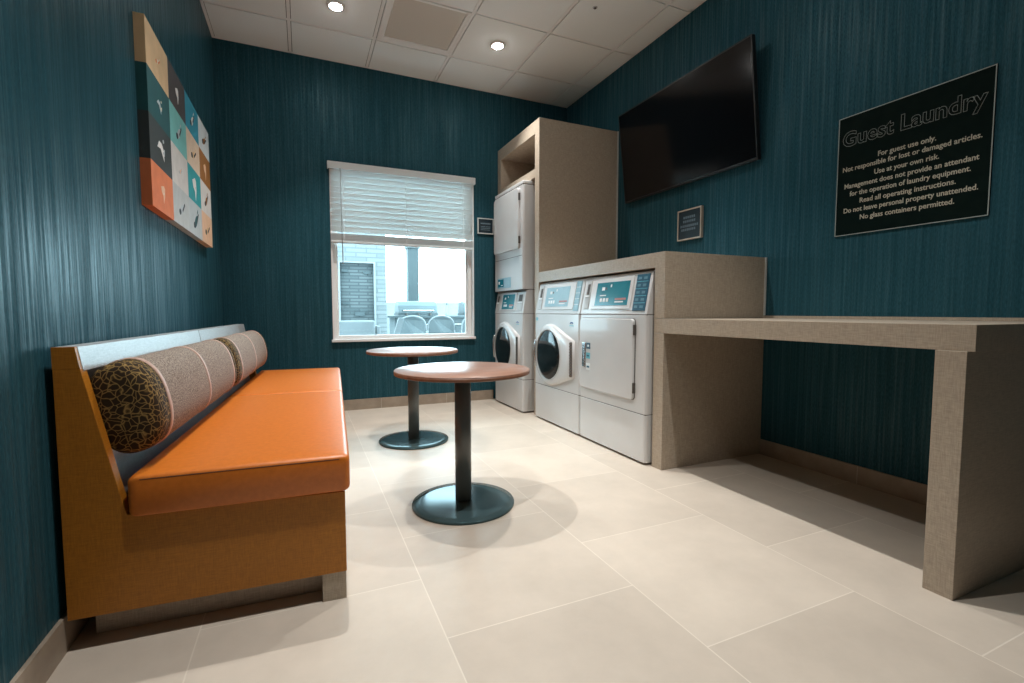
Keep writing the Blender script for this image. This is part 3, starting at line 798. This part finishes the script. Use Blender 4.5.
b = slab(-hw+0.009, hw-0.009, -hh+0.016, hh-0.009, 0.0, 0.0015); obj('screen', b, 'tv_screen', tv)
b = BM(); slab(-hw, -hw+0.008, -hh, hh, 0.0, 0.004, 0, b); slab(hw-0.008, hw, -hh, hh, 0.0, 0.004, 0, b); slab(-hw+0.008, hw-0.008, hh-0.008, hh, 0.0, 0.004, 0, b); slab(-hw+0.008, hw-0.008, -hh, -hh+0.015, 0.0, 0.004, 0, b)
obj('bezel', b, 'tv_body', tv)
b = BM(); box(b, -0.004, -0.0005, -0.28, 0.28, -0.12, 0.12); box(b, -0.055, -0.004, -0.2, -0.16, -0.06, 0.10); box(b, -0.055, -0.004, 0.16, 0.2, -0.06, 0.10)
obj('wall_bracket', b, 'tv_body', tv)

# ------------------------------------------------------------------ guest laundry sign
sy0, sy1, sz0, sz1 = 1.009, 1.619, 1.261, 1.858
sg = thing('rules_sign', 'square black sign headed Guest Laundry with rules in small lettering', 'sign', (XR, 1.3035, 1.5545))
sg.scale = (1, 0.992, 0.992)
S = lambda y, z: (y-1.314, z-1.56)
b = BM(); box(b, -0.008, -0.0005, sy0-1.314, sy1-1.314, sz0-1.56, sz1-1.56); obj('sign_panel', b, 'sign_black', sg)
b = BM(); lw = 0.0035
for (a0, a1, c0_, c1_) in ((sy0, sy0+lw, sz0, sz1), (sy1-lw, sy1, sz0, sz1), (sy0+lw, sy1-lw, sz0, sz0+lw), (sy0+lw, sy1-lw, sz1-lw, sz1)):
    box(b, -0.0095, -0.008, a0-1.314, a1-1.314, c0_-1.56, c1_-1.56)
obj('sign_border', b, 'sign_line', sg)
b = BM()
add_mesh(b, text_mesh('Guest Laundry', 0.100, outline=0.0010, offset=0.0022, width=0.566), face_px((-0.0090, 1.3135-1.314, 1.710-1.56)))
obj('sign_heading', b, 'sign_line', sg)
b = BM()
for body, yl, yr, z in (('For guest use only.', 1.429, 1.199, 1.6205), ('Not responsible for lost or damaged articles.', 1.590, 1.042, 1.5825),
        ('Use at your own risk.', 1.442, 1.185, 1.5385), ('Management does not provide an attendant', 1.579, 1.048, 1.4965),
        ('for the operation of laundry equipment.', 1.552, 1.073, 1.4560), ('Read all operating instructions.', 1.503, 1.121, 1.4145),
        ('Do not leave personal property unattended.', 1.578, 1.046, 1.3740), ('No glass containers permitted.', 1.499, 1.123, 1.3315)):
    add_mesh(b, text_mesh(body, 0.0335, offset=0.0004, width=yl-yr), face_px((-0.0090, (yl+yr)/2-1.314, z-1.56)))
obj('sign_lettering', b, 'sign_text', sg)

# framed notices
def notice(label, loc, M4, w, h, th, rows, frame, face):
    t = thing('framed_notice', label, 'sign', loc, group='small framed notices')
    def put(name, boxes, mats):
        b = BM()
        for (a0, a1, c0_, c1_, d0, d1, mi) in boxes: box(b, a0, a1, c0_, c1_, d0, d1, mi)
        b.transform(M4); bmesh.ops.recalc_face_normals(b, faces=b.faces)
        return obj(name, b, mats, t)
    f = 0.009; hw, hh = w/2, h/2
    put('frame', [(-hw, -hw+f, -hh, hh, 0.0005, th, 0), (hw-f, hw, -hh, hh, 0.0005, th, 0), (-hw+f, hw-f, -hh, -hh+f, 0.0005, th, 0), (-hw+f, hw-f, hh-f, hh, 0.0005, th, 0)], frame)
    put('face', [(-hw+f, hw-f, -hh+f, hh-f, 0.0005, th-0.004, 0)], face)
    put('print', [(x0*hw, x1*hw, z0*hh, z1*hh, th-0.004, th-0.0032, 0) for x0, x1, z0, z1 in rows], 'sign_faint')
    return t
rows = []
for zi, (xa, xb, n) in zip((0.40, 0.14, -0.16, -0.40), ((-0.50, 0.52, 6), (-0.52, 0.54, 7), (-0.74, 0.78, 9), (-0.66, 0.56, 8))):
    st = (xb-xa)/n
    for q in range(n): rows.append((xa+q*st, xa+q*st+st*0.68, zi, zi+0.15))
notice('small square framed notice below the television', (XR, 2.619, 1.492), face_px((0, 0, 0)), 0.226, 0.216, 0.022, rows, 'frame_metal', 'sign_blue')
rows2 = [(-0.62, 0.62, 0.24, 0.40), (-0.60, -0.05, -0.12, -0.04), (0.0, 0.6, -0.12, -0.04), (-0.60, 0.6, -0.32, -0.24), (-0.60, 0.55, -0.52, -0.45)]
notice('small framed notice between the window and the stacked machines', (1.644, YB, 1.699), face_ny((0, 0, 0)), 0.165, 0.150, 0.018, rows2, 'linen_trim', 'sign_blue')

# ------------------------------------------------------------------ wall art
AY0, AY1, AZ0, AZ1 = 2.382, 3.782, 1.303, 2.052
art = thing('canvas_picture', 'rectangular canvas of sixteen coloured squares with small birds above the bench', 'picture', (XL, 3.08, 1.68))
cols = [['tan', 'dteal', 'char', 'orange'], ['brown', 'turq', 'offw', 'lgrey'], ['blue', 'beige', 'teal', 'bgrey'], ['pale', 'ochre', 'offw', 'peach']]
pal = dict(tan=(0.72, 0.50, 0.28), dteal=(0.006, 0.09, 0.10), char=(0.035, 0.045, 0.045), orange=(0.72, 0.20, 0.07), brown=(0.055, 0.045, 0.045), turq=(0.18, 0.52, 0.50),
           offw=(0.68, 0.66, 0.63), lgrey=(0.52, 0.56, 0.56), blue=(0.02, 0.28, 0.40), beige=(0.72, 0.56, 0.42), teal=(0.02, 0.34, 0.37), bgrey=(0.50, 0.56, 0.58),
           pale=(0.62, 0.70, 0.73), ochre=(0.32, 0.13, 0.025), peach=(0.80, 0.52, 0.34), ink=(0.02, 0.035, 0.045), cream=(0.80, 0.70, 0.55), white=(0.8, 0.8, 0.78))
keys = list(pal)
for k_, c in pal.items(): M['art_'+k_] = noise_mat('art_paint_'+k_, tuple(v*0.86 for v in c), c, (18, 18, 18), detail=4, rough=0.7)
b = BM(); cw, chh = (AY1-AY0)/4, (AZ1-AZ0)/4
for ci in range(4):
    for ri in range(4):
        y0 = AY0+ci*cw-3.08; z1 = AZ1-ri*chh-1.68
        box(b, 0.0005, 0.0375, y0, y0+cw, z1-chh, z1, keys.index(cols[ci][ri]))
obj('canvas', b, ['art_'+k_ for k_ in keys], art)
def bird(b, y, z, s, body, ink, rot, style):
    """small plain bird silhouette: body, head, wing, beak"""
    def put(poly, mi, x0=0.0375, x1=0.0381):
        c, sn = math.cos(rot), math.sin(rot)
        prism(b, [(y + (u*c - v*sn)*s*1.25, z + (u*sn + v*c)*s) for u, v in poly], x0, x1, 'x', mi)
    el = lambda cu, cv, ru, rv, a=0, n=14: [(cu + ru*math.cos(2*math.pi*i/n)*math.cos(a) - rv*math.sin(2*math.pi*i/n)*math.sin(a), cv + ru*math.cos(2*math.pi*i/n)*math.sin(a) + rv*math.sin(2*math.pi*i/n)*math.cos(a)) for i in range(n)]
    if style == 0:
        put(el(0, 0, 0.42, 0.17, 0.5), body); put(el(-0.34, -0.12, 0.16, 0.15), ink, x1=0.0384); put([(0.05, -0.02), (0.55, 0.34), (0.60, 0.24), (0.10, -0.14)], ink, x1=0.0384); put([(0.30, 0.30), (0.52, 0.50), (0.55, 0.40)], body, x1=0.0386)
    elif style == 1:
        put([(-0.45, 0.12), (-0.15, 0.34), (0.12, 0.25), (0.30, -0.05), (0.18, -0.42), (0.06, -0.20), (-0.08, 0.06)], body); put(el(0.38, 0.34, 0.08, 0.07), ink, x1=0.0384); put([(0.1, -0.1), (0.42, 0.05), (0.30, -0.22)], ink, x1=0.0386)
    else:
        put([(-0.32, 0.30), (0.10, 0.42), (0.26, 0.30), (0.22, -0.10), (0.02, -0.50), (-0.02, -0.12), (-0.22, 0.02)], body); put(el(0.06, 0.02, 0.05, 0.05), ink, x1=0.0384)
I, Cc, Wh, Bl = keys.index('ink'), keys.index('cream'), keys.index('white'), keys.index('bgrey')
spec = [[(Cc, keys.index('orange'), 0, 0.05), (Bl, Cc, 1, 0.07), (Wh, Bl, 1, 0.11), (keys.index('peach'), Wh, 2, 0.085)], [(Wh, Cc, 2, 0.085), (Bl, I, 0, 0.10), (keys.index('peach'), Bl, 0, 0.05), (Bl, I, 0, 0.10)],
        [(Wh, I, 0, 0.10), (keys.index('tan'), I, 0, 0.10), (Wh, Bl, 2, 0.14), (keys.index('dteal'), I, 0, 0.12)], [(keys.index('ochre'), I, 0, 0.10), (keys.index('peach'), Cc, 2, 0.11), (keys.index('ochre'), I, 0, 0.10), (keys.index('tan'), I, 0, 0.11)]]
for ci in range(4):
    for ri in range(4):
        bd, ik, st, s = spec[ci][ri]
        b = BM(); bird(b, AY0+(ci+0.5)*cw-3.08, AZ1-(ri+0.55)*chh-1.68, s, bd, ik, 0.15*((ci+ri) % 3), st)
        bmesh.ops.recalc_face_normals(b, faces=b.faces)
        obj('painted_bird', b, ['art_'+k_ for k_ in keys], art)

# ------------------------------------------------------------------ outside the window
struct('patio_ground', box(BM(), -9, 12, YB+0.15, 22, -0.17, -0.05), 'patio', 'pale concrete patio outside the window')
GZ = -0.05
fp = thing('outdoor_fireplace', 'pale stone outdoor fireplace wall with a dark ledge stone panel outside the window', 'fireplace', (0.0, 8.5, GZ))
b = BM(); px0, px1, pz0, pz1 = 0.585, 1.135, 0.60-GZ, 1.70-GZ
box(b, -1.6, px0, 0, 0.7, 0, 3.2); box(b, px1, 1.345, 0, 0.7, 0, 3.2); box(b, px0, px1, 0, 0.7, 0, pz0); box(b, px0, px1, 0, 0.7, pz1, 3.2); box(b, px0, px1, 0.12, 0.7, pz0, pz1)
obj('stone_wall', b, 'brick_pale', fp)
b = BM(); box(b, px0+0.001, px1-0.001, 0.06, 0.119, pz0, pz1)
for (u0, u1, v0, v1) in ((0.05, 0.24, 0.86, 0.90), (0.70, 0.93, 0.84, 0.88), (0.08, 0.28, 0.36, 0.395), (0.42, 0.72, 0.18, 0.245), (0.6, 0.8, 0.25, 0.28)):
    box(b, px0+(px1-px0)*u0, px0+(px1-px0)*u1, 0.035, 0.06, pz0+(pz1-pz0)*v0, pz0+(pz1-pz0)*v1, 1)
obj('ledge_stone_panel', b, ['brick_dark', 'out_grey'], fp)
b = BM(); f = 0.03
box(b, px0-f, px0, -0.015, 0.0, pz0-f, pz1+f); box(b, px1, px1+f, -0.015, 0.0, pz0-f, pz1+f); box(b, px0, px1, -0.015, 0.0, pz1, pz1+f); box(b, px0, px1, -0.015, 0.0, pz0-f, pz0)
obj('panel_frame', b, 'patio_white', fp)

pc = thing('porch_column', 'square grey porch column outside the window behind the grill', 'column', (2.335, 11.0, GZ))
obj('shaft', box(BM(), -0.122, 0.122, -0.122, 0.122, 0.0, 2.36), 'out_grey', pc, bevel=0.006)
obj('capital', box(BM(), -0.15, 0.15, -0.15, 0.15, 2.36, 2.44), 'out_grey', pc)
obj('base', box(BM(), -0.15, 0.15, -0.15, 0.15, 0.0, 0.10), 'out_grey', pc)

ki = thing('outdoor_counter', 'grey stone outdoor kitchen counter outside the window', 'counter', (2.95, 9.95, GZ))
obj('counter_base', box(BM(), -1.25, 2.3, -0.20, 0.45, 0, 0.80), 'counter', ki)
obj('counter_slab', box(BM(), -1.4, 2.4, -0.28, 0.5, 0.80, 0.84), 'counter', ki, bevel=0.004)
for x in (-0.75, 0.1, 0.95):
    dk = obj('cabinet_door', box(BM(), x-0.27, x+0.27, -0.215, -0.201, 0.08, 0.72), 'out_grey', ki, bevel=0.004)
    b = BM(); tube(b, [(x-0.18, -0.222, 0.66), (x-0.18, -0.245, 0.66), (x+0.18, -0.245, 0.66), (x+0.18, -0.222, 0.66)], 0.008); obj('door_pull', b, 'chrome', dk)
def grill(loc, label, w):
    t = thing('barbecue_grill', label, 'grill', loc, group='barbecue grills on the outdoor counter')
    obj('firebox', box(BM(), -w/2, w/2, -0.24, 0.24, 0.0, 0.045), 'out_grey', t, bevel=0.004)
    pr = [(-0.24, 0.045), (-0.20, 0.20), (-0.13, 0.275), (0.0, 0.30), (0.2, 0.28), (0.24, 0.045)]
    b = BM()
    loft(b, [[(-w/2+0.01, y, z) for y, z in pr], [(-w/2+0.045, y, z) for y, z in pr], [(w/2-0.045, y, z) for y, z in pr], [(w/2-0.01, y, z) for y, z in pr]], smooth=False)
    h = obj('hood', b, 'grill_steel', t, bevel=0.01)
    b = BM(); tube(b, [(-w/2+0.1, -0.225, 0.10), (-w/2+0.1, -0.275, 0.10), (w/2-0.1, -0.275, 0.10), (w/2-0.1, -0.225, 0.10)], 0.011); obj('hood_handle', b, 'chrome', h)
    for x in (-w*0.3, 0, w*0.3):
        b = BM(); lathe(b, [(0.022, -0.275), (0.024, -0.25), (0.024, -0.241)], (x, 0, 0.022), 16, 'y'); obj('burner_knob', b, 'seam', t)
    return t
grill((2.17, 9.92, GZ+0.846), 'large steel barbecue grill with closed hood on the outdoor counter behind the two chairs', 0.82)
grill((3.43, 9.92, GZ+0.846), 'steel barbecue grill at the right edge of the window, partly hidden', 0.56)
fa = thing('faucet', 'white upright outdoor faucet between the two grills', 'faucet', (2.83, 9.92, GZ+0.84))
b = BM(); lathe(b, [(0.03, 0.0), (0.03, 0.02), (0.014, 0.025), (0.014, 0.22)], seg=16); obj('stem', b, 'patio_white', fa)
b = BM(); tube(b, [(0, 0, 0.21), (0, -0.01, 0.27), (0, -0.05, 0.30), (0, -0.10, 0.28), (0, -0.12, 0.22)], 0.012); obj('spout', b, 'patio_white', fa)
fe = thing('patio_fence', 'low pale fence beyond the porch column outside the window', 'fence', (3.0, 14.0, GZ))
obj('panel', box(BM(), -7, 7, -0.02, 0.02, 0.05, 1.20), 'fence', fe)
for x in (-7, -3.5, 0, 3.5, 7): obj('post', box(BM(), x-0.05, x+0.05, -0.05, -0.021, 0, 1.26), 'fence', fe)

def patio_chair(loc, rz, label):
    t = thing('patio_chair', label, 'chair', loc, rz, group='woven patio chairs outside')
    b = BM(); pts = []
    w = 0.235
    # top hoop of the curved back
    hoop = [(w*math.cos(R(a))*1.0, -0.20 - 0.06*(1-abs(math.cos(R(a)))), 0.60 + 0.25*math.sin(R(a))**0.6 if 0 < a < 180 else 0.60) for a in range(0, 181, 12)]
    tube(b, hoop, 0.013, 8); obj('back_hoop', b, 'patio_white', t)
    b = BM(); rings = []
    inner = [(x*0.955, y, 0.60 + (z-0.60)*0.95) for x, y, z in hoop]
    for dy in (0.006, -0.006):
        rings.append([(x, y+dy, z) for x, y, z in inner] + [(inner[-1-i][0], inner[-1-i][1]+dy, 0.565) for i in range(len(inner))])
    loft(b, rings, smooth=False); obj('woven_back', b, 'weave', t)
    b = BM(); box(b, -w, w, -0.21, 0.24, 0.44, 0.465); obj('seat_pad', b, 'patio_white', t, bevel=0.008)
    b = BM(); tube(b, [(-w, -0.20, 0.55), (w, -0.20, 0.55)], 0.012); obj('back_rail', b, 'out_grey', t)
    for sx in (-1, 1):
        b = BM(); tube(b, [(sx*w, -0.20, 0.61), (sx*(w+0.015), -0.22, 0.3), (sx*(w+0.02), -0.25, 0.0)], 0.012); obj('leg', b, 'patio_white', t)
        b = BM(); tube(b, [(sx*w, 0.22, 0.45), (sx*(w+0.02), 0.24, 0.0)], 0.012); obj('leg', b, 'patio_white', t)
    return t
ch = patio_chair((1.64, 8.0, GZ), 0, 'woven patio chair with rounded back, the left one in front of the large grill')
copy_tree(ch, (2.20, 8.25, GZ), 0, 'woven patio chair with rounded back, the middle one seen in the window')
copy_tree(ch, (2.725, 8.0, GZ), 0, 'woven patio chair with rounded back cut off by the right window edge')
sw = thing('folded_lounger', 'white slanted lounger back standing in front of the left patio chair', 'lounger', (1.06, 6.0, GZ))
obj('back_board', prism(BM(), [(-0.10, 0.40), (-0.02, 0.40), (0.10, 0.845), (0.03, 0.845)], -0.02, 0.02), 'patio_white', sw, bevel=0.004)
obj('seat_board', box(BM(), -0.12, 0.04, -0.35, 0.02, 0.37, 0.40), 'patio_white', sw, bevel=0.004)
for sx in (-0.11, 0.0):
    for sy in (-0.33, -0.03): obj('leg', box(BM(), sx, sx+0.03, sy, sy+0.03, 0, 0.37), 'patio_white', sw)
so = thing('patio_sofa', 'white patio sofa in front of the stone fireplace outside the window', 'sofa', (0.62, 6.25, GZ))
obj('backrest', box(BM(), -0.235, 0.215, -0.05, 0.05, 0.30, 0.81), 'patio_white', so, bevel=0.02)
obj('seat', box(BM(), -0.235, 0.215, 0.051, 0.65, 0.22, 0.44), 'patio_white', so, bevel=0.02)
for sx in (-0.29, 0.232): obj('arm', box(BM(), sx, sx+0.05, -0.03, 0.65, 0.12, 0.74), 'patio_white', so, bevel=0.01)
for sx in (-0.28, 0.24):
    for sy in (-0.01, 0.6): obj('leg', box(BM(), sx, sx+0.03, sy, sy+0.03, 0, 0.12), 'patio_white', so)

# ------------------------------------------------------------------ daylight
wd = bpy.data.worlds.new('overcast_sky'); SC.world = wd; wd.use_nodes = True
bg = wd.node_tree.nodes['Background']
bg.inputs['Color'].default_value = (0.66, 0.90, 1.0, 1); bg.inputs['Strength'].default_value = 13.0

# ------------------------------------------------------------------ camera
cam = bpy.data.cameras.new('camera'); co = bpy.data.objects.new('camera', cam); COL.objects.link(co)
f_px, yaw, pit, rol, H = 473.8, 0.4149, -0.0627, -0.00035, 0.87
cam.sensor_fit = 'HORIZONTAL'; cam.sensor_width = 36.0; cam.lens = 36.0*f_px/1024.0
cam.clip_start = 0.02
fwd = Vector((math.sin(yaw)*math.cos(pit), math.cos(yaw)*math.cos(pit), math.sin(pit)))
r0 = Vector((math.cos(yaw), -math.sin(yaw), 0)); u0 = r0.cross(fwd)
rt_ = r0*math.cos(rol) + u0*math.sin(rol); up_ = -r0*math.sin(rol) + u0*math.cos(rol)
mw = Matrix(((rt_.x, up_.x, -fwd.x, 0), (rt_.y, up_.y, -fwd.y, 0), (rt_.z, up_.z, -fwd.z, H), (0, 0, 0, 1)))
co.matrix_world = mw
SC.camera = co

vs = SC.view_settings
SC.display_settings.display_device = 'sRGB'
vs.view_transform = 'Standard'; vs.look = 'None'; vs.gamma = 1.0; vs.use_curve_mapping = False
vs.exposure = 0.0
SC.cycles.use_denoising = True
SC.cycles.max_bounces = 12; SC.cycles.diffuse_bounces = 8; SC.cycles.sample_clamp_indirect = 10.0
SC.cycles.caustics_reflective = False; SC.cycles.caustics_refractive = False
